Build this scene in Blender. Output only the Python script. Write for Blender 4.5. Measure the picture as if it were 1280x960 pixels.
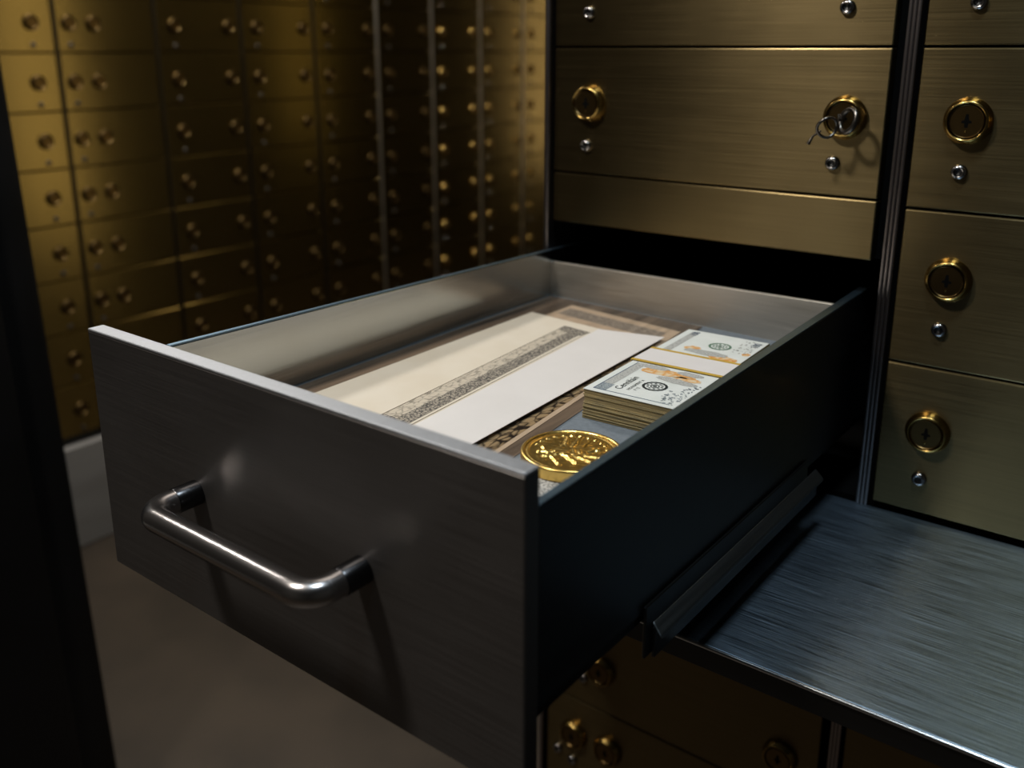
import bpy, bmesh, math, random
from mathutils import Vector, Matrix
random.seed(7)
PI = math.pi
for o in list(bpy.data.objects): bpy.data.objects.remove(o)
scn = bpy.context.scene
COL = scn.collection

# ------------------------------------------------------------------ camera
cam_d = bpy.data.cameras.new('camera'); cam = bpy.data.objects.new('camera', cam_d); COL.objects.link(cam)
cam.location = (0.4756, -0.7533, 0.2124)
cam.rotation_euler = (PI/2 - 0.2710, 0, 0.6445)
cam_d.sensor_fit = 'HORIZONTAL'; cam_d.sensor_width = 36.0
cam_d.lens = 1169.68*36/1280; cam_d.shift_y = -(480-387.1)/1280
cam_d.clip_start = 0.02
cam_d.dof.use_dof = True; cam_d.dof.focus_distance = 0.62; cam_d.dof.aperture_fstop = 5.0
scn.camera = cam

# ------------------------------------------------------------------ world, exposure
w = bpy.data.worlds.new('world'); scn.world = w; w.use_nodes = True
w.node_tree.nodes['Background'].inputs[0].default_value = (0.9, 0.95, 1.0, 1)
w.node_tree.nodes['Background'].inputs[1].default_value = 0.004
scn.view_settings.view_transform = 'Standard'; scn.view_settings.look = 'None'
scn.view_settings.gamma = 1; scn.view_settings.use_curve_mapping = False
scn.view_settings.exposure = 0.0

# ------------------------------------------------------------------ ceiling lamps: (x, y, size, watts, colour)
CEIL = 1.26; FLOOR = -0.94
LAMPS = [
    (-0.31, -1.00, 0.18, 13.0, (1.0, 0.92, 0.82)),
    ( 0.36, -0.52, 0.18, 6.0, (0.78, 0.91, 1.0)),
    (-1.25,  0.32, 0.24, 18.0, (1.0, 0.96, 0.90)),
    (-0.80,  1.66, 0.12, 2.6, (1.0, 0.80, 0.50)),
    (-1.32, -0.47, 0.14, 3.0, (1.0, 0.93, 0.85)),  # lamp added out of view to put a highlight on the handle
]
LAMP_LABELS = ['square ceiling lamp in front of the brass cabinet, above the drawer front',
               'cool white ceiling lamp above the open drawer and steel shelf',
               'ceiling lamp close to the nearest columns of the left wall boxes',
               'warm ceiling lamp halfway down the aisle',
               'small ceiling lamp over the floor behind the black post']
# upright strip lamps added out of view to brighten the wall doors: (x, y, turn about z, width, height, z centre, watts, colour); they face local -Y
STRIPS = [
    (-0.0540, 0.620, -PI/2, 0.10, 1.30, 0.35, 0.0, (1.0, 0.84, 0.50)),
    (-0.1000, 1.020, -PI/2, 0.26, 1.50, 0.30, 13.0, (1.0, 0.84, 0.50)),
    (-0.1000, 2.260, -PI/2, 0.14, 1.20, 0.45, 2.4, (1.0, 0.78, 0.30)),
    (-0.5600, 3.570, 0.0, 0.22, 1.60, 0.40, 15.0, (1.0, 0.86, 0.68)),
]
STRIPS = [q for q in STRIPS if q[6] > 0]
STRIP_LABELS = ['tall warm strip lamp on the aisle wall opposite the nearest wall boxes',
                'dim amber strip lamp on the aisle wall farther down',
                'tall strip lamp on the end wall of the aisle']

# ------------------------------------------------------------------ materials
def new_mat(name):
    m = bpy.data.materials.new(name); m.use_nodes = True
    nt = m.node_tree
    return m, nt, nt.nodes['Principled BSDF']
def N(nt, typ, **kw):
    n = nt.nodes.new(typ)
    for k, v in kw.items():
        if k in n.inputs: n.inputs[k].default_value = v
        else: setattr(n, k, v)
    return n
def ramp(nt, a, b, ca, cb):
    r = nt.nodes.new('ShaderNodeValToRGB')
    r.color_ramp.elements[0].position = a; r.color_ramp.elements[0].color = (*ca, 1)
    r.color_ramp.elements[1].position = b; r.color_ramp.elements[1].color = (*cb, 1)
    return r
def metal(name, c, rough, aniso=0.0, brush=None, bump=0.05, rvar=0.06, cvar=0.12, smudge=0.0):
    """metal; brush = scale vector of the object-space brushing noise (small along the scratches)"""
    m, nt, b = new_mat(name); L = nt.links
    b.inputs['Metallic'].default_value = 1.0
    b.inputs['Base Color'].default_value = (*c, 1)
    b.inputs['Roughness'].default_value = rough
    if brush:
        tc = N(nt, 'ShaderNodeTexCoord'); mp = N(nt, 'ShaderNodeMapping'); mp.inputs['Scale'].default_value = brush
        oi = N(nt, 'ShaderNodeObjectInfo')
        L.new(tc.outputs['Object'], mp.inputs['Vector'])
        ml = N(nt, 'ShaderNodeMath', operation='MULTIPLY'); ml.inputs[1].default_value = 50
        L.new(oi.outputs['Random'], ml.inputs[0])
        n = N(nt, 'ShaderNodeTexNoise', noise_dimensions='4D'); n.inputs['Scale'].default_value = 1.0; n.inputs['Detail'].default_value = 4.0
        L.new(mp.outputs[0], n.inputs['Vector']); L.new(ml.outputs[0], n.inputs['W'])
        r = ramp(nt, 0.3, 0.7, [x*(1-cvar) for x in c], [min(1, x*(1+cvar)) for x in c])
        L.new(n.outputs['Fac'], r.inputs[0]); L.new(r.outputs[0], b.inputs['Base Color'])
        mr = N(nt, 'ShaderNodeMapRange'); mr.inputs[1].default_value = 0.3; mr.inputs[2].default_value = 0.7
        mr.inputs[3].default_value = rough - rvar; mr.inputs[4].default_value = rough + rvar
        L.new(n.outputs['Fac'], mr.inputs[0])
        if smudge:
            n2 = N(nt, 'ShaderNodeTexNoise'); n2.inputs['Scale'].default_value = 14; n2.inputs['Detail'].default_value = 3
            L.new(tc.outputs['Object'], n2.inputs['Vector'])
            m2 = N(nt, 'ShaderNodeMath', operation='MULTIPLY_ADD'); m2.inputs[1].default_value = smudge; 
            L.new(n2.outputs['Fac'], m2.inputs[0]); L.new(mr.outputs[0], m2.inputs[2]); L.new(m2.outputs[0], b.inputs['Roughness'])
        else: L.new(mr.outputs[0], b.inputs['Roughness'])
        bp = N(nt, 'ShaderNodeBump'); bp.inputs['Strength'].default_value = bump; bp.inputs['Distance'].default_value = 0.001
        L.new(n.outputs['Fac'], bp.inputs['Height']); L.new(bp.outputs[0], b.inputs['Normal'])
    if aniso:
        b.inputs['Anisotropic'].default_value = aniso
        t = N(nt, 'ShaderNodeTangent', direction_type='UV_MAP', uv_map='UVMap'); L.new(t.outputs[0], b.inputs['Tangent'])
    return m
def flat(name, c, rough=0.6, nscale=None, c2=None, spec=0.4, bump=0):
    m, nt, b = new_mat(name); b.inputs['Base Color'].default_value = (*c, 1); b.inputs['Roughness'].default_value = rough
    b.inputs['Specular IOR Level'].default_value = spec
    if nscale:
        tc = N(nt, 'ShaderNodeTexCoord'); n = N(nt, 'ShaderNodeTexNoise'); n.inputs['Detail'].default_value = 5
        if isinstance(nscale, tuple):
            mp = N(nt, 'ShaderNodeMapping'); mp.inputs['Scale'].default_value = nscale; n.inputs['Scale'].default_value = 1
            nt.links.new(tc.outputs['Object'], mp.inputs[0]); nt.links.new(mp.outputs[0], n.inputs['Vector'])
        else:
            n.inputs['Scale'].default_value = nscale; nt.links.new(tc.outputs['Object'], n.inputs['Vector'])
        r = ramp(nt, 0.35, 0.65, c, c2 or [x*0.8 for x in c]); nt.links.new(n.outputs['Fac'], r.inputs[0]); nt.links.new(r.outputs[0], b.inputs['Base Color'])
        if bump:
            bp = N(nt, 'ShaderNodeBump'); bp.inputs['Strength'].default_value = bump; bp.inputs['Distance'].default_value = 0.001
            nt.links.new(n.outputs['Fac'], bp.inputs['Height']); nt.links.new(bp.outputs[0], b.inputs['Normal'])
    return m
def engraved(name, paper, ink, scale, lo=0.35, hi=0.6, stretch=(1, 1, 1)):
    """fine engraved print: dense voronoi / wave scrollwork of ink on paper"""
    m, nt, b = new_mat(name); L = nt.links; b.inputs['Roughness'].default_value = 0.7; b.inputs['Specular IOR Level'].default_value = 0.2
    tc = N(nt, 'ShaderNodeTexCoord'); mp = N(nt, 'ShaderNodeMapping'); mp.inputs['Scale'].default_value = stretch
    L.new(tc.outputs['Object'], mp.inputs[0])
    v = N(nt, 'ShaderNodeTexVoronoi', feature='DISTANCE_TO_EDGE'); v.inputs['Scale'].default_value = scale
    L.new(mp.outputs[0], v.inputs['Vector'])
    n = N(nt, 'ShaderNodeTexNoise'); n.inputs['Scale'].default_value = scale*0.9; n.inputs['Detail'].default_value = 6; L.new(mp.outputs[0], n.inputs['Vector'])
    ad = N(nt, 'ShaderNodeMath', operation='MULTIPLY_ADD'); ad.inputs[1].default_value = 1.6
    L.new(v.outputs['Distance'], ad.inputs[0]); L.new(n.outputs['Fac'], ad.inputs[2])
    r = ramp(nt, lo, hi, ink, paper); L.new(ad.outputs[0], r.inputs[0]); L.new(r.outputs[0], b.inputs['Base Color'])
    return m

BRUSH_X = (14, 900, 900)       # scratches along local X
M = {}
M['brass'] = metal('brushed_brass', (0.235, 0.178, 0.085), 0.27, 0.85, (10, 1300, 1300), 0.015, 0.025, 0.08, smudge=0.08)
M['brass_wall'] = metal('aged_brass', (0.40, 0.30, 0.11), 0.24, 0.70, BRUSH_X, 0.03, 0.03, 0.06)
M['gold_brass'] = metal('polished_lock_brass', (0.50, 0.33, 0.10), 0.22)
M['core'] = metal('lock_core_bronze', (0.20, 0.13, 0.05), 0.32)
M['hole'] = flat('keyhole_black', (0.002, 0.002, 0.002), 0.8, spec=0.1)
M['button'] = metal('nickel_button', (0.45, 0.43, 0.42), 0.22)
M['aged_key'] = metal('aged_key_metal', (0.22, 0.20, 0.18), 0.28)
M['wall_lock'] = metal('aged_lock_brass', (0.065, 0.043, 0.018), 0.42)  # locks of the nearer wall columns, their shade put into the colour
M['wall_button'] = metal('aged_button', (0.10, 0.095, 0.09), 0.45)  # darkened button copy for the same columns, shade in the colour
M['socket'] = metal('dark_socket', (0.05, 0.05, 0.05), 0.4)
M['chrome'] = metal('chrome_post', (0.34, 0.30, 0.29), 0.30)
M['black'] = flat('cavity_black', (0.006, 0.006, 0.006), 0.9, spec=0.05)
M['gunmetal'] = metal('dark_brushed_steel', (0.235, 0.222, 0.215), 0.40, 0.4, (12, 1100, 1100), 0.02, 0.03, 0.06, smudge=0.10)
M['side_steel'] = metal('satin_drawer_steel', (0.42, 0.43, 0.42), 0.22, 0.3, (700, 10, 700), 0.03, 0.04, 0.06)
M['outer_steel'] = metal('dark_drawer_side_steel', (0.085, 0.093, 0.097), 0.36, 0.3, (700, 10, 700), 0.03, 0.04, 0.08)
M['rim_steel'] = metal('bare_rim_steel', (0.16, 0.235, 0.30), 0.48, 0.3, (700, 10, 700), 0.03, 0.04, 0.06)  # lit look of the drawer side tops put into a bluish colour
M['trim_dark'] = metal('dark_trim_steel', (0.10, 0.085, 0.06), 0.35)  # near trims: same steel with the shade put into its colour
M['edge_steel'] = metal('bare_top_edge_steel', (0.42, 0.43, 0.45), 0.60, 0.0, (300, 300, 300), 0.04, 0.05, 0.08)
M['edge_bright'] = metal('polished_shelf_edge', (0.80, 0.83, 0.86), 0.20)
M['back_steel'] = metal('satin_back_panel_steel', (0.62, 0.58, 0.52), 0.42, 0.3, (10, 700, 700), 0.03, 0.05, 0.06, smudge=0.1)
M['trim_light'] = metal('pale_trim_steel', (0.60, 0.57, 0.54), 0.38)  # far trims: paler colour stands for reflected light
M['rail'] = metal('rail_steel', (0.13, 0.145, 0.155), 0.5, 0.0, (700, 10, 700), 0.02, 0.04, 0.06)
M['handle'] = metal('polished_handle_steel', (0.62, 0.60, 0.60), 0.24, 0.0, (12, 800, 800), 0.0, 0.01, 0.03)
M['collar'] = metal('dark_handle_collar', (0.10, 0.10, 0.105), 0.25)
M['shelf'] = metal('brushed_shelf_steel', (0.35, 0.47, 0.60), 0.34, 0.40, (22, 1300, 1300), 0.10, 0.10, 0.30, smudge=0.08)
M['lip'] = metal('dark_shelf_lip', (0.10, 0.105, 0.11), 0.4)
M['post'] = flat('black_painted_steel', (0.010, 0.010, 0.011), 0.45, 6, (0.006, 0.006, 0.006), spec=0.3)
M['plinth'] = flat('grey_stone_plinth', (0.30, 0.29, 0.28), 0.5, (3, 2, 12), (0.22, 0.21, 0.20))
M['floor'] = flat('brown_stone_floor', (0.056, 0.041, 0.028), 0.55, 5, (0.035, 0.026, 0.018))
M['darkwall'] = flat('dark_plaster', (0.05, 0.045, 0.04), 0.8, 4, (0.04, 0.036, 0.03))
M['ceil'] = flat('dark_ceiling', (0.06, 0.055, 0.05), 0.8, 4, (0.05, 0.045, 0.04))
M['liner'] = flat('grey_felt_liner', (0.20, 0.23, 0.26), 0.85, 300, (0.17, 0.195, 0.22), spec=0.2)
M['cream'] = flat('cream_paper', (0.78, 0.70, 0.58), 0.75, 22, (0.74, 0.65, 0.52), spec=0.2)
M['white'] = flat('white_paper', (0.80, 0.76, 0.73), 0.75, 20, (0.77, 0.73, 0.70), spec=0.2)
M['parch'] = flat('parchment', (0.78, 0.62, 0.46), 0.7, 25, (0.70, 0.55, 0.40), spec=0.25)
M['band_grey'] = engraved('engraved_border_print', (0.46, 0.40, 0.32), (0.07, 0.065, 0.06), 420, 0.50, 0.90)
M['band_light'] = engraved('faint_engraved_print', (0.62, 0.54, 0.43), (0.22, 0.19, 0.15), 260, 0.38, 0.70, (1, .5, 1))
M['band_far'] = engraved('grey_border_print', (0.50, 0.42, 0.34), (0.24, 0.20, 0.17), 300, 0.40, 0.85)
M['ornate'] = engraved('brown_scroll_print', (0.48, 0.35, 0.20), (0.03, 0.02, 0.015), 190, 0.52, 0.80, (1, .5, 1))
M['slip'] = engraved('speckled_print', (0.60, 0.58, 0.54), (0.14, 0.14, 0.13), 420, 0.45, 0.8)
M['ink'] = flat('brown_rule_ink', (0.10, 0.07, 0.04), 0.7, spec=0.1)
M['note'] = flat('banknote_paper', (0.78, 0.80, 0.77), 0.7, 90, (0.73, 0.76, 0.72), spec=0.2)
M['note_edge'] = flat('banknote_edges', (0.55, 0.42, 0.20), 0.8, (60, 60, 2600), (0.22, 0.20, 0.13), spec=0.1)
M['bluegrey'] = engraved('bluegrey_note_print', (0.42, 0.46, 0.47), (0.06, 0.09, 0.12), 900, 0.35, 0.9)
M['notegrey'] = engraved('grey_note_print', (0.55, 0.55, 0.52), (0.20, 0.20, 0.19), 800, 0.3, 0.8)
M['blueink'] = flat('blue_ink', (0.05, 0.09, 0.15), 0.7, spec=0.1)
M['blackink'] = flat('black_ink', (0.03, 0.035, 0.035), 0.7, spec=0.1)
M['greenink'] = flat('green_ink', (0.13, 0.22, 0.15), 0.7, spec=0.1)
M['orange'] = engraved('orange_note_print', (0.78, 0.62, 0.40), (0.72, 0.33, 0.08), 160, 0.45, 0.95)
M['strap'] = flat('white_strap_paper', (0.80, 0.76, 0.74), 0.7, 40, (0.77, 0.73, 0.71), spec=0.2)
M['mustard'] = flat('mustard_strap_edge', (0.62, 0.40, 0.07), 0.7, 60, (0.55, 0.35, 0.06), spec=0.2)
M['gold'] = metal('gold', (0.92, 0.63, 0.19), 0.29)
M['lampframe'] = flat('white_lamp_frame', (0.6, 0.6, 0.58), 0.5)
# clear plastic sleeve: thin tinted film, see-through and glossy
def plastic():
    m, nt, b = new_mat('clear_plastic_film'); L = nt.links
    tr = N(nt, 'ShaderNodeBsdfTransparent'); tr.inputs[0].default_value = (0.97, 0.95, 0.93, 1)
    gl = N(nt, 'ShaderNodeBsdfGlossy'); gl.inputs['Roughness'].default_value = 0.14
    fr = N(nt, 'ShaderNodeFresnel'); fr.inputs['IOR'].default_value = 1.5
    mu = N(nt, 'ShaderNodeMath', operation='MULTIPLY_ADD'); mu.inputs[1].default_value = 0.9; mu.inputs[2].default_value = 0.01
    mx = N(nt, 'ShaderNodeMixShader')
    tc = N(nt, 'ShaderNodeTexCoord'); mp = N(nt, 'ShaderNodeMapping'); mp.inputs['Scale'].default_value = (90, 9, 90)
    n = N(nt, 'ShaderNodeTexNoise'); n.inputs['Scale'].default_value = 1; n.inputs['Detail'].default_value = 2
    L.new(tc.outputs['Object'], mp.inputs[0]); L.new(mp.outputs[0], n.inputs['Vector'])
    bp = N(nt, 'ShaderNodeBump'); bp.inputs['Strength'].default_value = 0.35; bp.inputs['Distance'].default_value = 0.004
    L.new(n.outputs['Fac'], bp.inputs['Height']); L.new(bp.outputs[0], gl.inputs['Normal']); L.new(bp.outputs[0], fr.inputs['Normal'])
    L.new(fr.outputs[0], mu.inputs[0]); L.new(mu.outputs[0], mx.inputs[0]); L.new(tr.outputs[0], mx.inputs[1]); L.new(gl.outputs[0], mx.inputs[2])
    nt.nodes.remove(b); L.new(mx.outputs[0], nt.nodes['Material Output'].inputs['Surface'])
    return m
M['plastic'] = plastic()
M['backing'] = flat('dark_brown_backing_card', (0.30, 0.22, 0.155), 0.6, (70, 4, 70), (0.075, 0.055, 0.042))  # tan streaks stand for reflections on the clear film

# ------------------------------------------------------------------ object helpers
def brush_uv(me, b):
    """UV map whose U axis runs across the scratches (b = scratch direction)"""
    uv = me.uv_layers.new(name='UVMap') if 'UVMap' not in me.uv_layers else me.uv_layers['UVMap']
    b = Vector(b)
    for p in me.polygons:
        n = p.normal; u = n.cross(b)
        if u.length < 0.05: u = n.orthogonal()
        u.normalize(); v = n.cross(u)
        for li in p.loop_indices:
            co = me.vertices[me.loops[li].vertex_index].co
            uv.data[li].uv = (co.dot(u), co.dot(v))
def link(name, me, mat, parent=None, loc=None, rot=None):
    o = bpy.data.objects.new(name, me); COL.objects.link(o)
    if mat is not None and len(me.materials) == 0:
        me.materials.append(M[mat] if isinstance(mat, str) else mat)
    if parent: o.parent = parent
    if loc is not None: o.location = loc
    if rot is not None: o.rotation_euler = rot
    return o
def mesh_of(bm, name, smooth=None, b=(1, 0, 0)):
    bmesh.ops.recalc_face_normals(bm, faces=bm.faces[:])
    me = bpy.data.meshes.new(name); bm.to_mesh(me); bm.free()
    if smooth is not None:
        me.polygons.foreach_set('use_smooth', [True]*len(me.polygons))
        me.set_sharp_from_angle(angle=math.radians(smooth))
    brush_uv(me, b)
    return me
def hexa(bm, v8, bevel=0.0, seg=1):
    """box from 8 corners: bottom ring of four then top ring of four"""
    vs = [bm.verts.new(v) for v in v8]
    fs = [(3, 2, 1, 0), (4, 5, 6, 7), (0, 1, 5, 4), (1, 2, 6, 5), (2, 3, 7, 6), (3, 0, 4, 7)]
    faces = [bm.faces.new([vs[i] for i in f]) for f in fs]
    if bevel:
        es = list({e for f in faces for e in f.edges})
        bmesh.ops.bevel(bm, geom=es, offset=bevel, segments=seg, profile=0.5, affect='EDGES')
def box(bm, x0, x1, y0, y1, z0, z1, bevel=0.0, seg=1):
    hexa(bm, [(x0, y0, z0), (x1, y0, z0), (x1, y1, z0), (x0, y1, z0), (x0, y0, z1), (x1, y0, z1), (x1, y1, z1), (x0, y1, z1)], bevel, seg)
def box_me(name, x0, x1, y0, y1, z0, z1, bevel=0.0, seg=1, b=(1, 0, 0)):
    bm = bmesh.new(); box(bm, x0, x1, y0, y1, z0, z1, bevel, seg)
    return mesh_of(bm, name, None, b)
def lathe(bm, prof, seg=40, axis='Y', c=(0, 0, 0)):
    """prof = [(radius, height)]; heights run along -Y (axis Y) or +Z (axis Z)"""
    rings = []
    for r, h in prof:
        if r < 1e-6:
            p = (0, -h, 0) if axis == 'Y' else (0, 0, h)
            rings.append([bm.verts.new(Vector(p)+Vector(c))]); continue
        ring = []
        for k in range(seg):
            a = 2*PI*k/seg
            p = (r*math.cos(a), -h, r*math.sin(a)) if axis == 'Y' else (r*math.cos(a), r*math.sin(a), h)
            ring.append(bm.verts.new(Vector(p)+Vector(c)))
        rings.append(ring)
    for a, b in zip(rings, rings[1:]):
        for k in range(seg):
            k2 = (k+1) % seg
            if len(a) == 1 and len(b) == 1: continue
            if len(a) == 1: bm.faces.new((a[0], b[k], b[k2]))
            elif len(b) == 1: bm.faces.new((a[k], a[k2], b[0]))
            else: bm.faces.new((a[k], a[k2], b[k2], b[k]))
def tube(bm, pts, r, seg=16, cap=True):
    pts = [Vector(p) for p in pts]; rings = []
    up = Vector((0, 0, 1))
    for i, p in enumerate(pts):
        t = (pts[min(i+1, len(pts)-1)] - pts[max(i-1, 0)]).normalized()
        a = t.cross(up)
        if a.length < 1e-3: a = t.cross(Vector((0, 1, 0)))
        a.normalize(); b2 = a.cross(t)
        rr = r[i] if isinstance(r, (list, tuple)) else r
        rings.append([bm.verts.new(p + a*rr*math.cos(2*PI*k/seg) + b2*rr*math.sin(2*PI*k/seg)) for k in range(seg)])
    for a, b in zip(rings, rings[1:]):
        for k in range(seg): bm.faces.new((a[k], a[(k+1) % seg], b[(k+1) % seg], b[k]))
    if cap:
        bm.faces.new(rings[0]); bm.faces.new(list(reversed(rings[-1])))
def tag(o, label, cat, group=None):
    o['label'] = label; o['category'] = cat
    if group: o['group'] = group
    return o
def thing(name, label, cat, loc=(0, 0, 0), rz=0.0, group=None):
    o = bpy.data.objects.new(name, None); COL.objects.link(o); o.empty_display_size = 0.02
    o.location = loc; o.rotation_euler = (0, 0, rz)
    return tag(o, label, cat, group)
def struct(name, me, mat):
    o = link(name, me, mat); o['kind'] = 'structure'; return o

# ------------------------------------------------------------------ the room
WX = -1.5688                                    # face of the doors in the left wall
struct('floor', box_me('floor', -1.75, 1.6, -2.4, 3.6, FLOOR-0.05, FLOOR), 'floor')
struct('ceiling', box_me('ceiling', -1.75, 1.6, -2.4, 3.6, CEIL, CEIL+0.05), 'ceil')
struct('wall_left', box_me('wall_left', -1.75, WX-0.014, -2.4, 3.6, FLOOR, CEIL), 'darkwall')
struct('wall_right', box_me('wall_right', 1.6, 1.7, -2.4, 3.6, FLOOR, CEIL), 'darkwall')
struct('wall_front', box_me('wall_front', -1.75, 1.6, -2.5, -2.4, FLOOR, CEIL), 'darkwall')
struct('wall_back', box_me('wall_back', -1.75, 1.6, 3.6, 3.7, FLOOR, CEIL), 'darkwall')
struct('baseboard_left', box_me('baseboard_left', WX-0.013, WX+0.010, -2.38, 3.58, FLOOR, -0.683, 0.004), 'plinth')

# ------------------------------------------------------------------ lamps in the ceiling
for i, (lx, ly, ls, lw, lc) in enumerate(LAMPS):
    t = thing('ceiling_light', LAMP_LABELS[i], 'ceiling light', (lx, ly, CEIL))
    bm = bmesh.new(); h = ls/2
    for s in (-1, 1):
        box(bm, -h-0.02, h+0.02, s*(h+0.01)-0.01, s*(h+0.01)+0.01, -0.02, 0.0)
        box(bm, s*(h+0.01)-0.01, s*(h+0.01)+0.01, -h, h, -0.02, 0.0)
    link('lamp_frame', mesh_of(bm, 'lamp_frame'), 'lampframe', t)
    ld = bpy.data.lights.new('lamp', 'AREA'); ld.shape = 'SQUARE'; ld.size = ls; ld.energy = lw; ld.color = lc
    lo = bpy.data.objects.new('lamp', ld); COL.objects.link(lo); lo.parent = t; lo.location = (0, 0, -0.012)

struct('wall_aisle', box_me('wall_aisle', -0.085, 1.58, 0.72, 3.59, FLOOR+0.001, CEIL-0.001), 'darkwall')
for i, (lx, ly, rz, sw, shh, zc, lw, lc) in enumerate(STRIPS):
    t = thing('strip_lamp', STRIP_LABELS[i], 'wall lamp', (lx, ly, zc), rz)
    bm = bmesh.new()
    for s_ in (-1, 1):
        box(bm, s_*(sw/2+0.006)-0.006, s_*(sw/2+0.006)+0.006, -0.012, 0.0, -shh/2-0.012, shh/2+0.012)
        box(bm, -sw/2, sw/2, -0.012, 0.0, s_*(shh/2+0.006)-0.006, s_*(shh/2+0.006)+0.006)
    link('lamp_frame', mesh_of(bm, 'lamp_frame'), 'lampframe', t)
    ld = bpy.data.lights.new('lamp', 'AREA'); ld.shape = 'RECTANGLE'; ld.size = sw; ld.size_y = shh; ld.energy = lw; ld.color = lc
    lo = bpy.data.objects.new('lamp', ld); COL.objects.link(lo); lo.parent = t; lo.location = (0, -0.006, 0); lo.rotation_euler = (PI/2, 0, 0)

# ------------------------------------------------------------------ locks and buttons (face -Y, base at y = 0)
def lock_mesh():
    bm = bmesh.new(); R = 0.0170
    lathe(bm, [(R*0.97, 0), (R, 0.0008), (R, 0.0030), (R*0.96, 0.0042), (R*0.88, 0.0072), (R*0.84, 0.0080), (R*0.80, 0.0082), (R*0.765, 0.0078), (R*0.745, 0.0066), (R*0.74, 0.0040), (0, 0.0040)], 44)
    return mesh_of(bm, 'lock', 35)
def core_mesh():
    bm = bmesh.new(); R = 0.0122
    lathe(bm, [(R, 0.0040), (R, 0.0068), (R*0.965, 0.0078), (R*0.93, 0.0074), (R*0.91, 0.0070), (0, 0.0070)], 40)
    return mesh_of(bm, 'core', 30)
def keyhole_mesh():
    bm = bmesh.new()
    out = [(-.0011, -.0045), (.0011, -.0045), (.0014, -.0014), (.0036, -.0012), (.0032, .0004), (.0015, .0008), (.0009, .0052), (-.0009, .0052), (-.0015, .0008), (-.0032, .0004), (-.0036, -.0012), (-.0014, -.0014)]
    a = [bm.verts.new((x, -.0069, z)) for x, z in out]; b = [bm.verts.new((x, -.00715, z)) for x, z in out]
    bm.faces.new(a); bm.faces.new(list(reversed(b)))
    for k in range(len(out)): bm.faces.new((a[k], a[(k+1) % len(out)], b[(k+1) % len(out)], b[k]))
    return mesh_of(bm, 'keyhole')
def pin_mesh():
    bm = bmesh.new(); lathe(bm, [(.0007, .0068), (.0007, .0073), (0, .0076)], 10, c=(0, 0, -.0072)); return mesh_of(bm, 'pin', 30)
def button_mesh():
    bm = bmesh.new(); R = 0.0058
    lathe(bm, [(R, 0), (R, .0014), (R*.93, .0030), (R*.78, .0040), (R*.62, .0043), (R*.50, .0040), (R*.44, .0022), (0, .0022)], 28)
    return mesh_of(bm, 'button', 35)
def socket_mesh():
    bm = bmesh.new(); lathe(bm, [(.0024, .0022), (.0024, .0032), (.0018, .0030), (0, .0024)], 6); return mesh_of(bm, 'socket')
LOCK_SHADED, BUTTON_SHADED = lock_mesh(), button_mesh()
LOCK, CORE, KEYHOLE, PIN, BUTTON, SOCKET = lock_mesh(), core_mesh(), keyhole_mesh(), pin_mesh(), button_mesh(), socket_mesh()
def add_lock(parent, x, z, full=True, y=0.0, lm='gold_brass'):
    lk = link('lock', LOCK if lm == 'gold_brass' else LOCK_SHADED, lm, parent, (x, y, z))
    link('core', CORE, 'core', lk)
    if full: link('keyhole', KEYHOLE, 'hole', lk); link('pin', PIN, 'gold_brass', lk)
    return lk
def add_button(parent, x, z, full=True, y=0.0, shaded=False):
    bt = link('button', BUTTON_SHADED if shaded else BUTTON, 'wall_button' if shaded else 'button', parent, (x, y, z))
    if full: link('socket', SOCKET, 'socket', bt)

# ------------------------------------------------------------------ main deposit cabinet
XL, XR, X2, X3 = -0.0408, 0.2675, 0.2868, 0.565
ZSH = -0.157                                    # top of the pull-out shelf
cab = thing('deposit_box_cabinet', 'tall cabinet of brass deposit boxes framed by chrome posts behind the open drawer', 'cabinet', (0.26, 0.35, FLOOR))
def cpart(name, me, mat):
    me.transform(Matrix.Translation((-0.26, -0.35, -FLOOR))); return link(name, me, mat, cab)
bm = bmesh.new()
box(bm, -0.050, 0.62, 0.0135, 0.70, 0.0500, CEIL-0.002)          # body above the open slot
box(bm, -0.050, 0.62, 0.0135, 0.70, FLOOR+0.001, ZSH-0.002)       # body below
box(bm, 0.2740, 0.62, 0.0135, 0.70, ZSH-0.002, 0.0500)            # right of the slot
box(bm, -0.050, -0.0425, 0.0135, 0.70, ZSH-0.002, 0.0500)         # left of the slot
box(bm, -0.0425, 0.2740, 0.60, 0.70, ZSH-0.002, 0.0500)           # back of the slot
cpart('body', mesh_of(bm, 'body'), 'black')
def post_me(x0, x1, y0=-0.004, ribs=False):
    bm = bmesh.new()
    if ribs:
        xm = (x0+x1)/2; box(bm, x0, x1, 0.002, 0.0130, -0.70, 0.60, 0.0008)
        for k in range(3):
            c = x0 + (k+0.5)*(x1-x0)/3; box(bm, c-0.0016, c+0.0016, y0, 0.003, -0.70, 0.60, 0.0011, 2)
    else: box(bm, x0, x1, y0, 0.0130, -0.70, 0.60, 0.0022, 3)
    return mesh_of(bm, 'post', 40, (0, 0, 1))
cpart('chrome_post', post_me(-0.0497, -0.0437), 'chrome')
cpart('chrome_post', post_me(0.2752, 0.2848, -0.003, True), 'chrome')
cpart('chrome_post', post_me(0.5690, 0.5780, -0.003, True), 'chrome')

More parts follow.
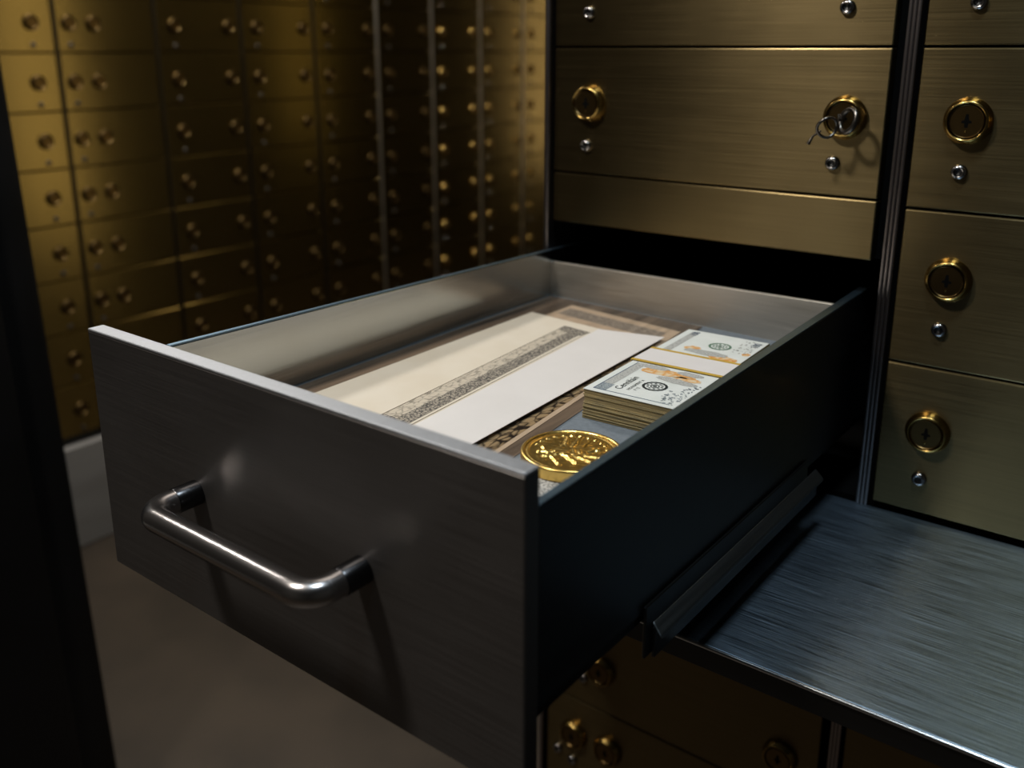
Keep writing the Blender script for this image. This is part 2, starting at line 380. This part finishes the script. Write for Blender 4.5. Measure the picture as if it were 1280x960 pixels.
def door_me(x0, x1, z0, z1, y1=0.0125):
    xm, zm = (x0+x1)/2, (z0+z1)/2
    return box_me('door', x0-xm, x1-xm, -0.0, y1, z0-zm, z1-zm, 0.0012, 2), xm, zm
def deposit_box(label, x0, x1, z0, z1, locks=(), buttons=(), group='brass deposit boxes of the main cabinet', cat='deposit box', name='deposit_box'):
    g = 0.0009
    me, xm, zm = door_me(x0+g, x1-g, z0+g, z1-g)
    t = thing(name, label, cat, (xm, 0, zm), 0, group)
    link('door', me, 'brass', t)
    lks = [add_lock(t, x-xm, z-zm) for x, z in locks]
    for x, z in buttons: add_button(t, x-xm, z-zm)
    return t
Z0, Z1, Z2 = 0.2147, 0.0988, 0.0496
R1, R2, R3 = 0.0952, -0.0282, -0.1530
deposit_box('wide brass deposit box at the very top, above the one with the key', XL, XR, Z0, 0.3310, [(0.0, 0.285), (0.2355, 0.283)], [(-0.0022, 0.2447), (0.2302, 0.2437)])
deposit_box('wide brass deposit box with a key hanging in its right lock', XL, XR, Z1, Z0, [(-0.0004, 0.1646), (0.2362, 0.1612)], [(-0.0028, 0.1255), (0.2294, 0.1253)])
deposit_box('plain low brass fascia without locks just above the open drawer slot', XL, XR, Z2, Z1, group=None, cat='panel', name='brass_fascia')
deposit_box('right-hand brass deposit box at the top edge, only its button showing', X2, X3, Z0, 0.3310, [(0.3251, 0.285), (0.3795, 0.285)], [(0.3222, 0.2449)])
deposit_box('right-hand brass deposit box level with the key, second lock at the picture edge', X2, X3, R1, Z0, [(0.3251, 0.1625), (0.3802, 0.1600)], [(0.3231, 0.1253)])
deposit_box('right-hand brass deposit box in the middle row, beside the drawer slot', X2, X3, R2, R1, [(0.3254, 0.0435)], [(0.3231, 0.0037)])
deposit_box('right-hand brass deposit box standing just above the steel shelf', X2, X3, R3, R2, [(0.3245, -0.0813)], [(0.3224, -0.1224)])
deposit_box('brass deposit box directly under the steel shelf, left column', XL, XR, -0.3600, -0.2350, [(0.0305, -0.300), (0.2307, -0.300)])
deposit_box('brass deposit box under the drawer with a lock half hidden by the drawer side', XL, XR, -0.4850, -0.3600, [(0.0305, -0.4335), (0.2307, -0.4395)], [(0.008, -0.452)])
deposit_box('brass deposit box at the bottom with two locks and two buttons side by side', XL, XR, -0.6100, -0.4850, [(-0.0024, -0.5311), (0.0417, -0.5309)], [(-0.0237, -0.5600), (-0.0039, -0.5665)])
deposit_box('dark brass deposit box under the steel shelf, right column upper row', X2, X3, -0.3600, -0.2350, [(0.3251, -0.300)])
deposit_box('dark brass deposit box under the steel shelf, right column lower row', X2, X3, -0.4850, -0.3600, [(0.3251, -0.4370)], [(0.3231, -0.470)])

# ------------------------------------------------------------------ key in the right lock of the upper box
key = thing('key', 'small worn key with a split ring hanging from the right lock of the upper box', 'key', (0.2362, -0.0074, 0.1612))
bm = bmesh.new()
box(bm, -0.0009, 0.0009, -0.010, 0.0, -0.0035, 0.0035, 0.0003)
link('blade', mesh_of(bm, 'blade', 40), 'aged_key', key)
bm = bmesh.new()
pts = [(0.0085*math.cos(a)*0.25, -0.0165 - 0.0075*math.cos(a), 0.0090*math.sin(a)) for a in [2*PI*k/28 for k in range(29)]]
tube(bm, pts, 0.0021, 8, False)
bow = link('bow', mesh_of(bm, 'bow', 60), 'aged_key', key, (-0.003, 0, -0.001), (0, 0.25, 0.75))
bm = bmesh.new()
tube(bm, [(0.0078*math.cos(a), 0.0012*math.sin(2*a), 0.0078*math.sin(a)) for a in [2*PI*k/28 for k in range(29)]], 0.0012, 8, False)
link('split_ring', mesh_of(bm, 'split_ring', 60), 'aged_key', key, (-0.0050, -0.0185, -0.0060), (0.25, 0.5, 0.9))
bm = bmesh.new(); tube(bm, [(0, 0, 0), (-0.0055, -0.001, -0.0045), (-0.0085, -0.0015, -0.0105)], [0.0009, 0.0008, 0.0016], 8)
link('tag_stub', mesh_of(bm, 'tag_stub', 60), 'aged_key', key, (-0.0100, -0.0180, -0.0090))

# ------------------------------------------------------------------ steel shelf
sh = thing('steel_shelf', 'brushed steel pull-out shelf with bright front edge below the right-hand boxes', 'shelf', (0.26, -0.13, ZSH))
def spart(name, me, mat): me.transform(Matrix.Translation((-0.26, 0.13, -ZSH))); return link(name, me, mat, sh)
spart('shelf_top', box_me('shelf_top', -0.036, 0.66, -0.2600, -0.0012, ZSH-0.0035, ZSH, 0.0009, 2), 'shelf')
spart('front_edge', (lambda bm_: (tube(bm_, [(-0.036, -0.2600, ZSH-0.0016), (0.3, -0.2600, ZSH-0.0016), (0.66, -0.2600, ZSH-0.0016)], 0.0015, 12), mesh_of(bm_, 'front_edge', 60))[1])(bmesh.new()), 'edge_bright')  # bright strip added so the shelf bevel shows its highlight
spart('front_lip', box_me('front_lip', -0.036, 0.66, -0.2590, -0.2530, ZSH-0.0190, ZSH-0.0038, 0.0006), 'lip')

# ------------------------------------------------------------------ the open drawer (local frame: pivot at the slot)
ROT = -0.0117; PX = XR
DR = thing('sliding_safe_box', 'open dark steel drawer with a bar handle pulled out over the shelf', 'drawer', (PX, 0, 0), ROT)
cR, sR = math.cos(ROT), math.sin(ROT)
def L2W(x, y, z): return Vector((PX + cR*(x-PX) - sR*y, sR*(x-PX) + cR*y, z))
def dpart(name, me, mat): me.transform(Matrix.Translation((-PX, 0, 0))); return link(name, me, mat, DR)
D0, D1 = -0.4498, -0.4385
fp = dpart('front_panel', box_me('front_panel', -0.1049, 0.2600, D0, D1, -0.1412, 0.0318, 0.0008, 1), 'gunmetal')
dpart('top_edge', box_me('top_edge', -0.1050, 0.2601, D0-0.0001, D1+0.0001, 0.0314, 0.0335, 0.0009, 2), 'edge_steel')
FZ = -0.0237
bm = bmesh.new(); yb = 0.06
hexa(bm, [(-0.0385, D1, -0.100), (-0.0330, D1, -0.100), (-0.0365, yb, -0.100), (-0.0402, yb, -0.100),
          (-0.0320, D1, 0.0325), (-0.0275, D1, 0.0325), (-0.0362, yb, 0.0205), (-0.0402, yb, 0.0205)], 0.0006)
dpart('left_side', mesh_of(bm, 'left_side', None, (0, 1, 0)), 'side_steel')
bm = bmesh.new()
hexa(bm, [(0.2540, D1, -0.0955), (0.2594, D1, -0.0955), (0.2594, yb, -0.0955), (0.2515, yb, -0.0955),
          (0.2540, D1, 0.0125), (0.2594, D1, 0.0125), (0.2594, yb, 0.0215), (0.2515, yb, 0.0215)], 0.0006)
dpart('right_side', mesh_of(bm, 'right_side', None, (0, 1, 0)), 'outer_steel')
bm = bmesh.new()
hexa(bm, [(-0.0361, -0.0115, -0.0955), (0.2518, -0.0225, -0.0955), (0.2518, -0.0185, -0.0955), (-0.0361, -0.0075, -0.0955),
          (-0.0361, -0.0115, 0.0112), (0.2518, -0.0225, 0.0165), (0.2518, -0.0185, 0.0165), (-0.0361, -0.0075, 0.0112)], 0.0005)
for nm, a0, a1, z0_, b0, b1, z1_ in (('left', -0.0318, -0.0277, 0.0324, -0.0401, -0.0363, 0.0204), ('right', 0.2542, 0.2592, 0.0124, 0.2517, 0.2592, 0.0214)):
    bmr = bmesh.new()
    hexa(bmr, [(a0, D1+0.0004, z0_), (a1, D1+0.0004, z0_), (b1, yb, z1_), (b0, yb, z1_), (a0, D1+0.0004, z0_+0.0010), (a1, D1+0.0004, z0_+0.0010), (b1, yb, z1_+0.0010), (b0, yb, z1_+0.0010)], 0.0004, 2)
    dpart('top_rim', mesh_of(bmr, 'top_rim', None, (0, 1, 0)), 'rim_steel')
dpart('back_panel', mesh_of(bm, 'back_panel', None), 'back_steel')
dpart('tray_floor', box_me('tray_floor', -0.0355, 0.2530, D1+0.0005, -0.0025, FZ-0.003, FZ), 'liner')
dpart('bottom_plate', box_me('bottom_plate', -0.0350, 0.2575, D1+0.0005, yb, -0.1035, -0.0960, 0.001), 'outer_steel')
# slide rail on the right side
rl = dpart('slide_rail', box_me('slide_rail', 0.2602, 0.2622, -0.3380, -0.090, -0.1240, -0.0905, 0.0005), 'outer_steel')
bm = bmesh.new()
hexa(bm, [(0.2622, -0.3300, -0.1062), (0.2692, -0.3320, -0.1126), (0.2692, -0.0720, -0.1126), (0.2622, -0.0720, -0.1062),
          (0.2622, -0.3300, -0.1035), (0.2690, -0.3320, -0.1100), (0.2690, -0.0720, -0.1100), (0.2622, -0.0720, -0.1035)], 0.0010, 2)
wb = box_me('rail_web', 0.2623, 0.2645, -0.3305, -0.0720, -0.1262, -0.1066, 0.0004, 1, (0, 1, 0)); wb.transform(Matrix.Translation((-PX, 0, 0))); link('rail_web', wb, 'outer_steel', rl)
fl = mesh_of(bm, 'rail_flange', None, (0, 1, 0)); fl.transform(Matrix.Translation((-PX, 0, 0))); link('rail_flange', fl, 'rail', rl)
# bar handle
HX0, HX1, HZ, HE, HR = 0.0050, 0.1525, -0.0530, 0.0355, 0.0076
rb = 0.014; pts = [(HX0, D0-0.0165, HZ)]
for k in range(9):
    a = PI/2*k/8; pts.append((HX0 + rb - rb*math.cos(a), D0-HE + rb - rb*math.sin(a), HZ))
for k in range(1, 10): pts.append((HX0 + rb + (HX1-HX0-2*rb)*k/10, D0-HE, HZ))
for k in range(9):
    a = PI/2*k/8; pts.append((HX1 - rb + rb*math.sin(a), D0-HE + rb - rb*math.cos(a), HZ))
pts.append((HX1, D0-0.0165, HZ))
bm = bmesh.new(); tube(bm, pts, HR, 28)
hd = dpart('handle', mesh_of(bm, 'handle', 40), 'handle')
for hx in (HX0, HX1):
    bm = bmesh.new(); lathe(bm, [(0, 0), (HR*1.06, 0), (HR*1.06, 0.0155), (HR*1.0, 0.0163), (0, 0.0163)], 28, 'Y', (hx, D0-0.0001, HZ))
    me = mesh_of(bm, 'handle_collar', 35); me.transform(Matrix.Translation((-PX, 0, 0)))
    c_ = link('handle_collar', me, 'collar', hd); c_['label'] = 'dark collar where the handle meets the drawer front'

# ------------------------------------------------------------------ papers in the drawer
def sheet_me(name, corners, z, th, mat_b=(0, 1, 0), nx=8, ny=16, wave=0.0002, seed=0, origin=None):
    """thin slab between four drawer-local corners (near-left, far-left, far-right, near-right), gently uneven"""
    rnd = random.Random(seed); ph = [rnd.uniform(0, 6) for _ in range(4)]
    nl, fl_, fr, nr = [Vector((*c, 0)) for c in corners]
    bm = bmesh.new(); top = []; bot = []
    for j in range(ny+1):
        t = j/ny; a = nl.lerp(fl_, t); b = nr.lerp(fr, t); rt, rbm = [], []
        for i in range(nx+1):
            s = i/nx; p = a.lerp(b, s)
            dz = wave*(0.5+0.5*math.sin(4*s+ph[0]+2*t)*math.sin(5*t+ph[1]))
            q = p - origin
            rt.append(bm.verts.new((q.x, q.y, th+dz))); rbm.append(bm.verts.new((q.x, q.y, 0)))
        top.append(rt); bot.append(rbm)
    for j in range(ny):
        for i in range(nx):
            bm.faces.new((top[j][i], top[j][i+1], top[j+1][i+1], top[j+1][i])); bm.faces.new((bot[j][i], bot[j+1][i], bot[j+1][i+1], bot[j][i+1]))
    for i in range(nx):
        bm.faces.new((bot[0][i], bot[0][i+1], top[0][i+1], top[0][i])); bm.faces.new((bot[ny][i+1], bot[ny][i], top[ny][i], top[ny][i+1]))
    for j in range(ny):
        bm.faces.new((bot[j+1][0], bot[j][0], top[j][0], top[j+1][0])); bm.faces.new((bot[j][nx], bot[j+1][nx], top[j+1][nx], top[j][nx]))
    return mesh_of(bm, name, 40, mat_b)
def paper(name, label, cat, corners, z, th, mat, wave=0.0002, seed=0, part='sheet'):
    c = sum((Vector((*q, 0)) for q in corners), Vector())/4
    t = thing(name, label, cat, L2W(c.x, c.y, z), ROT)
    link(part, sheet_me(part, corners, z, th, wave=wave, seed=seed, origin=c), mat, t)
    return t, c
def strip(parent, c, name, corners, z, mat, th=0.00008):
    return link(name, sheet_me(name, corners, 0, th, wave=0, origin=c, nx=2, ny=8), mat, parent, (0, 0, z))

# clear sleeve with its brown backing card
slc = [(-0.0285, -0.4370), (-0.0335, -0.0150), (0.1345, -0.0210), (0.1800, -0.4370)]
sl, c0 = paper('plastic_sleeve', 'large clear plastic document sleeve lying on the drawer floor under the papers', 'sleeve', slc, FZ+0.0002, 0.0003, 'backing', 0, 1, 'backing_card')
def film_me():
    rnd = random.Random(5); nl, fl_, fr, nr = [Vector((*c, 0)) for c in slc]; bm = bmesh.new(); nx, ny = 40, 60; rows = []
    for j in range(ny+1):
        t = j/ny; a = nl.lerp(fl_, t); b = nr.lerp(fr, t); row = []
        for i in range(nx+1):
            s = i/nx; p = a.lerp(b, s) - c0; e = min(s, 1-s, t*2, (1-t)*2)
            z = 0.0006 + (0.0007*abs(math.sin(s*60+3*math.sin(t*5)))*math.exp(-abs(e-0.05)*30) if e < 0.25 else 0)
            row.append(bm.verts.new((p.x, p.y, z)))
        rows.append(row)
    for j in range(ny):
        for i in range(nx): bm.faces.new((rows[j][i], rows[j][i+1], rows[j+1][i+1], rows[j+1][i]))
    return mesh_of(bm, 'clear_film', 80)
# certificate inside the sleeve
cec = [(0.0080, -0.4360), (0.0031, -0.0317), (0.1275, -0.0480), (0.1690, -0.4360)]
ce, c1 = paper('ornate_certificate', 'old tan certificate with a grey engraved border inside the plastic sleeve', 'certificate', cec, FZ+0.0006, 0.0003, 'parch', 0.0001, 2)
strip(ce, c1, 'printed_border', [(0.0095, -0.0640), (0.0095, -0.0435), (0.1190, -0.0590), (0.1210, -0.0790)], 0.00045, 'band_far')
strip(ce, c1, 'printed_border', [(0.1460, -0.4300), (0.1150, -0.0800), (0.1260, -0.0800), (0.1650, -0.4300)], 0.00045, 'ornate')
link('clear_film', film_me(), 'plastic', sl, (0, 0, 0.0009))
# cream certificate with an engraved band along its right side
crc = [(-0.0020, -0.4360), (-0.0071, -0.0823), (0.0735, -0.0905), (0.1030, -0.4360)]
cr, c2 = paper('cream_certificate', 'cream paper sheet with a grey engraved band along its right side', 'certificate', crc, FZ+0.0031, 0.0003, 'cream', 0.0001, 3)
strip(cr, c2, 'faint_band', [(0.0712, -0.4300), (0.0432, -0.1020), (0.0565, -0.1040), (0.0850, -0.4300)], 0.00045, 'band_light')
strip(cr, c2, 'engraved_band', [(0.0835, -0.4300), (0.0545, -0.1035), (0.0665, -0.1060), (0.0960, -0.4300)], 0.00052, 'band_grey')
strip(cr, c2, 'band_end', [(0.0440, -0.1140), (0.0432, -0.1015), (0.0715, -0.1050), (0.0690, -0.1180)], 0.00060, 'band_grey')
strip(cr, c2, 'rule_line', [(0.0706, -0.4300), (0.0428, -0.1020), (0.0432, -0.1020), (0.0711, -0.4300)], 0.00065, 'ink')
strip(cr, c2, 'rule_line', [(0.0985, -0.4300), (0.0705, -0.1120), (0.0708, -0.1120), (0.0989, -0.4300)], 0.00065, 'ink')
strip(cr, c2, 'corner_ornament', [(0.0640, -0.3560), (0.0640, -0.3440), (0.0885, -0.3440), (0.0895, -0.3560)], 0.00062, 'band_grey')
# white sheet
whc = [(0.1020, -0.4360), (0.0725, -0.0940), (0.1290, -0.0800), (0.1475, -0.4360)]
wh, c3 = paper('white_sheet', 'blank white paper sheet overlapping the right edge of the cream certificate', 'paper', whc, FZ+0.0040, 0.0003, 'white', 0.0001, 4)
# speckled slip under the coin
spc = [(0.1880, -0.4360), (0.1840, -0.3500), (0.2440, -0.3450), (0.2480, -0.4360)]
sp, c4 = paper('printed_slip', 'speckled grey printed slip in the drawer corner beside the gold coin', 'paper', spc, FZ+0.0003, 0.0002, 'strap', 0, 6)
strip(sp, c4, 'speckled_print', [(0.1900, -0.4340), (0.1870, -0.3520), (0.2420, -0.3470), (0.2460, -0.4340)], 0.0003, 'slip')

# ------------------------------------------------------------------ banknote bundle
BW, BL, BH = 0.0660, 0.1650, 0.0205
p = L2W(0.1668, -0.2615, FZ+0.0003)
bu = thing('banknote_bundle', 'thick strapped bundle of banknotes lying on the drawer floor beside the papers', 'money', p, ROT + math.radians(2.6))
rnd = random.Random(3); bm = bmesh.new(); z = 0.0; nn = 24
for k in range(nn):
    th = BH*0.955/nn; jx, jy = rnd.uniform(-.0005, .0005), rnd.uniform(-.0006, .0006)
    if k >= nn//2: jy += 0.0008; jx += 0.0003
    if k == nn//2: z += 0.0006
    box(bm, jx, BW+jx, jy, BL+jy, z, z+th*0.86); z += th
for k in (0,): box(bm, .001, BW-.001, .001, BL-.001, 0.0002, z-0.0002)
st = link('banknotes', mesh_of(bm, 'banknotes'), 'note_edge', bu); st['kind'] = 'stuff'
ZT = z
tn = link('top_note', box_me('top_note', 0, BW, 0, BL, ZT, ZT+0.0003), 'note', bu); ZT += 0.0003
def decal_poly(bm, poly, z):
    vs = [bm.verts.new((x, y, z)) for x, y in poly]; bm.faces.new(vs)
def decal(name, polys, mat, dz=0.0001):
    bm = bmesh.new()
    for q in polys: decal_poly(bm, q, ZT+dz)
    return link(name, mesh_of(bm, name), mat, tn)
def rect(x0, x1, y0, y1): return [(x0, y0), (x1, y0), (x1, y1), (x0, y1)]
def blob(cx, cy, rx, ry, n=20, j=0.12, seed=1, tilt=0):
    r = random.Random(seed); out = []
    for k in range(n):
        a = 2*PI*k/n; f = 1 + r.uniform(-j, j); x, y = rx*f*math.cos(a), ry*f*math.sin(a)
        out.append((cx + x*math.cos(tilt)-y*math.sin(tilt), cy + x*math.sin(tilt)+y*math.cos(tilt)))
    return out
decal('engraved_edge', [rect(.0055, .0125, .018, .068)], 'notegrey'); decal('engraved_edge', [rect(.0055, .0115, .106, .160)], 'notegrey')
decal('dark_corner', [rect(.0055, .0140, .0055, .018)], 'bluegrey')
decal('border_line', [rect(.0055, .0600, .0046, .0054), rect(.0048, .0055, .0046, .068)], 'blueink')
for q_ in [blob(.032, .058, .019, .006, 24, .18, 2), blob(.050, .054, .010, .004, 20, .2, 3), blob(.052, .110, .012, .006, 20, .2, 4), blob(.023, .121, .006, .005, 16, .2, 5), blob(.062, .128, .003, .004, 12, .2, 8)]: decal('orange_print', [q_], 'orange')
for q_ in [blob(.045, .047, .015, .0045, 20, .12, 6, -.1), blob(.036, .116, .018, .0055, 22, .12, 7), blob(.020, .065, .012, .004, 16, .12, 9), blob(.047, .064, .010, .004, 16, .12, 19)]: decal('grey_vignette', [q_], 'notegrey', 0.00016)
def ring(cx, cy, r0, r1, n=32, wob=0):
    out = []
    for k in range(n):
        a, b = 2*PI*k/n, 2*PI*(k+1)/n
        w0 = wob*(k % 2); out.append([(cx+r0*math.cos(a), cy+r0*math.sin(a)), (cx+(r1+w0)*math.cos(a), cy+(r1+w0)*math.sin(a)), (cx+(r1+wob-w0)*math.cos(b), cy+(r1+wob-w0)*math.sin(b)), (cx+r0*math.cos(b), cy+r0*math.sin(b))])
    return out
def seal(cx, cy, mat):
    q = ring(cx, cy, .0068, .0084, 36, .0004) + ring(cx, cy, .0024, .0032, 20) + [blob(cx, cy, .0014, .0014, 10)]
    for k in range(10):
        a = 2*PI*k/10; q.append(blob(cx+.0050*math.cos(a), cy+.0050*math.sin(a), .0010, .0008, 6, .2, k))
    decal('seal', q, mat, 0.0002)
seal(.0375, .0300, 'blackink'); seal(.0385, .1360, 'greenink')
# small scribbled ornament at the right end of the note
rnd = random.Random(11); q = []
for k in range(90):
    x, y = rnd.uniform(.049, .0635), rnd.uniform(.0055, .046)
    if x < .056 and y > .028: continue
    s_ = rnd.uniform(.0004, .0011); q.append(blob(x, y, s_, s_*rnd.uniform(.4, 1.6), 7, .4, k, rnd.uniform(0, 3)))
decal('scroll_ornament', q, 'bluegrey', 0.00018)
q = []
for k in range(50):
    x, y = rnd.uniform(.050, .0635), rnd.uniform(.128, .160); s_ = rnd.uniform(.0004, .0010); q.append(blob(x, y, s_, s_*1.4, 6, .4, k))
decal('scroll_ornament', q, 'notegrey', 0.00018)
def lettering(txt, x, y, size, mat, bold=0.0):
    cu = bpy.data.curves.new('txt', 'FONT'); cu.body = txt; cu.size = size; cu.offset = bold
    o = bpy.data.objects.new('txt', cu); COL.objects.link(o)
    bpy.context.view_layer.update()
    me = bpy.data.meshes.new_from_object(o.evaluated_get(bpy.context.evaluated_depsgraph_get()))
    bpy.data.objects.remove(o); me.materials.clear()
    me.transform(Matrix.Translation((x, y, ZT+0.0002)) @ Matrix.Rotation(PI/2, 4, 'Z')); brush_uv(me, (1, 0, 0))
    return link('lettering', me, mat, tn)
lettering('Cennilain', .0212, .012, .0074, 'blackink')
lettering('MONUMENT A', .0268, .014, .0034, 'blackink'); lettering('F 12', .0310, .016, .0034, 'blackink')
lettering('100', .0120, .150, .0075, 'blueink', .0001); lettering('100', .0630, .147, .0080, 'blueink')
# paper strap round the middle
bm = bmesh.new(); y0, y1, e = .0700, .1040, .0012
def strap_ring(bm, y0, y1, e, t):
    x0, x1, z0, z1 = -e, BW+e, -0.0001, ZT+0.0006
    box(bm, x0, x1, y0, y1, z1, z1+t); box(bm, x0-t, x0, y0, y1, 0.0, z1+t); box(bm, x1, x1+t, y0, y1, 0.0, z1+t)
strap_ring(bm, y0, y1, e, .0003)
sb = link('strap', mesh_of(bm, 'strap'), 'strap', bu)
bm = bmesh.new(); strap_ring(bm, y0-.0002, y0+.0030, e+.0002, .0005); strap_ring(bm, y1-.0030, y1+.0002, e+.0002, .0005)
link('strap_edge', mesh_of(bm, 'strap_edge'), 'mustard', sb)['label'] = 'mustard yellow edges of the strap'

# ------------------------------------------------------------------ gold coin with relief
CR, CT = 0.0300, 0.0078
def capsule(px, py, ax, ay, bx, by, r0, r1):
    vx, vy = bx-ax, by-ay; t = max(0, min(1, ((px-ax)*vx+(py-ay)*vy)/(vx*vx+vy*vy+1e-9)))
    d = math.hypot(px-ax-vx*t, py-ay-vy*t); r = r0+(r1-r0)*t
    return math.sqrt(max(0, 1-(d/r)**2))
FIG = [(-.1, -.15, .15, .1, .20, .17, .9), (.15, .1, .22, .32, .13, .10, .9), (.22, .38, .27, .44, .13, .10, 1.0),       # body, neck, head
       (-.1, -.1, -.55, .35, .12, .03, .7), (-.02, .0, -.38, .52, .11, .03, .7), (.05, .1, -.15, .60, .10, .03, .7),        # left wing feathers
       (.15, .0, .60, .20, .12, .03, .7), (.12, -.1, .62, -.05, .11, .03, .7), (.05, -.2, .52, -.32, .10, .03, .7),         # right wing
       (-.15, -.2, -.35, -.55, .10, .05, .7), (-.05, -.25, -.12, -.62, .09, .04, .7), (-.5, -.35, .35, -.60, .035, .035, .5)]
def relief(u, v):
    r = math.hypot(u, v)
    h = 0
    if r > 0.93: return 0.0007 + 0.0003*math.sin(PI*min(1, (r-0.93)/0.07))
    if 0.85 < r < 0.89: return 0.0004*math.sin(PI*(r-.85)/.04)
    if 0.89 < r: a = math.atan2(v, u); h += 0.0004*max(0, math.sin(a*60))
    for ax, ay, bx, by, r0, r1, k in FIG: h = max(h, 0.0016*k*capsule(u, v, ax, ay, bx, by, r0, r1)) if r < .80 else h
    h += 0.00022*math.sin(u*31+2*math.sin(v*17))*math.sin(v*27+1.3) * (1 if r < .78 else 0)
    for k in range(14):                                   # ring of short raised marks
        a = 0.5 + k*0.24; h = max(h, 0.0008*capsule(u, v, .70*math.cos(a), .70*math.sin(a), .745*math.cos(a+.05), .745*math.sin(a+.05), .035, .03))
    return h
def coin_me():
    bm = bmesh.new(); nr, na = 64, 160; c = bm.verts.new((0, 0, CT-0.0009+relief(0, 0))); prev = None
    def addring(vs):
        nonlocal prev
        if prev is None:
            for k in range(na): bm.faces.new((c, vs[k], vs[(k+1) % na]))
        else:
            for k in range(na): bm.faces.new((prev[k], vs[k], vs[(k+1) % na], prev[(k+1) % na]))
        prev = vs
    for i in range(1, nr+1):
        r = i/nr
        addring([bm.verts.new((CR*r*math.cos(2*PI*k/na), CR*r*math.sin(2*PI*k/na), CT-0.0009+relief(r*math.cos(2*PI*k/na), r*math.sin(2*PI*k/na)))) for k in range(na)])
    for rr, zz in ((1.012, CT-0.0007), (1.015, CT-0.0016), (1.015, 0.0012), (1.0, 0.0003), (0.97, 0.0)):
        addring([bm.verts.new((CR*rr*math.cos(2*PI*k/na), CR*rr*math.sin(2*PI*k/na), zz)) for k in range(na)])
    bm.faces.new(list(reversed(prev)))
    return mesh_of(bm, 'coin', 50)
co = link('gold_coin', coin_me(), 'gold', None, L2W(0.2008, -0.3245, FZ+0.0007), (0, 0, ROT-0.3))
tag(co, 'large thick gold coin with raised relief lying in the drawer before the banknotes', 'coin')

# ------------------------------------------------------------------ left wall of deposit boxes
PITCH, ROWH, NCOL, NROW = 0.2425, 0.124, 10, 9
ZB = 0.2066 - 7*ROWH; YB = 0.3325 - PITCH
WDOOR = box_me('door', -PITCH/2+0.0050, PITCH/2-0.0050, 0, 0.0130, -ROWH/2+0.0016, ROWH/2-0.0016, 0.0012, 1)
ordn = ['first', 'second', 'third', 'fourth', 'fifth', 'sixth', 'seventh', 'eighth', 'ninth', 'tenth']
for cI in range(NCOL):
    for rI in range(NROW):
        y = YB + (cI+0.5)*PITCH; zz = ZB + (rI+0.5)*ROWH
        lab = 'brass wall deposit box, %s row from the bottom, %s column from the black post' % (ordn[rI], ordn[cI])
        t = thing('wall_deposit_box', lab, 'deposit box', (WX, y, zz), PI/2, 'deposit boxes in the left wall')
        link('door', WDOOR, 'brass_wall', t)
        offs = {0: (0.192,), 1: (0.032, 0.088)}.get(cI, (0.050, 0.205))
        for k, ox in enumerate(offs):
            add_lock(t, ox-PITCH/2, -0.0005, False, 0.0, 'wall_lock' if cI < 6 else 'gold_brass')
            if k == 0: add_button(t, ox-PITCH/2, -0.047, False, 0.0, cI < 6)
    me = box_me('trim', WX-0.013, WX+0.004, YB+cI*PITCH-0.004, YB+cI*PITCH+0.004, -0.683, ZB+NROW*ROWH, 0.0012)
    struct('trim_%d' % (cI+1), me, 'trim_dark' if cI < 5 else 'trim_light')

# ------------------------------------------------------------------ black steel post at the left
jp = thing('steel_post', 'black steel gate post at the left edge of the picture', 'post', (-0.77, -0.35, FLOOR))
bm = bmesh.new()
def lean(z): return -0.1883 + (0.2147-z)*0.0241
def leaner(bm, x0, x1, o0, o1, z0, z1, bev):
    hexa(bm, [(x0, lean(z0)+o0, z0), (x1, lean(z0)+o0, z0), (x1, lean(z0)+o1, z0), (x0, lean(z0)+o1, z0),
              (x0, lean(z1)+o0, z1), (x1, lean(z1)+o0, z1), (x1, lean(z1)+o1, z1), (x0, lean(z1)+o1, z1)], bev, 2)
leaner(bm, -0.84, -0.72, -0.055, 0.0, FLOOR, 0.42, 0.006)  # cut off above the view so the added lamp reaches the handle
me = mesh_of(bm, 'jamb', 40); me.transform(Matrix.Translation((0.77, 0.35, -FLOOR))); link('jamb', me, 'post', jp)
bm = bmesh.new(); leaner(bm, -0.84, -0.705, -0.42, -0.056, FLOOR, 0.42, 0.006)
me = mesh_of(bm, 'cover_plate', 40); me.transform(Matrix.Translation((0.77, 0.35, -FLOOR))); link('cover_plate', me, 'post', jp)
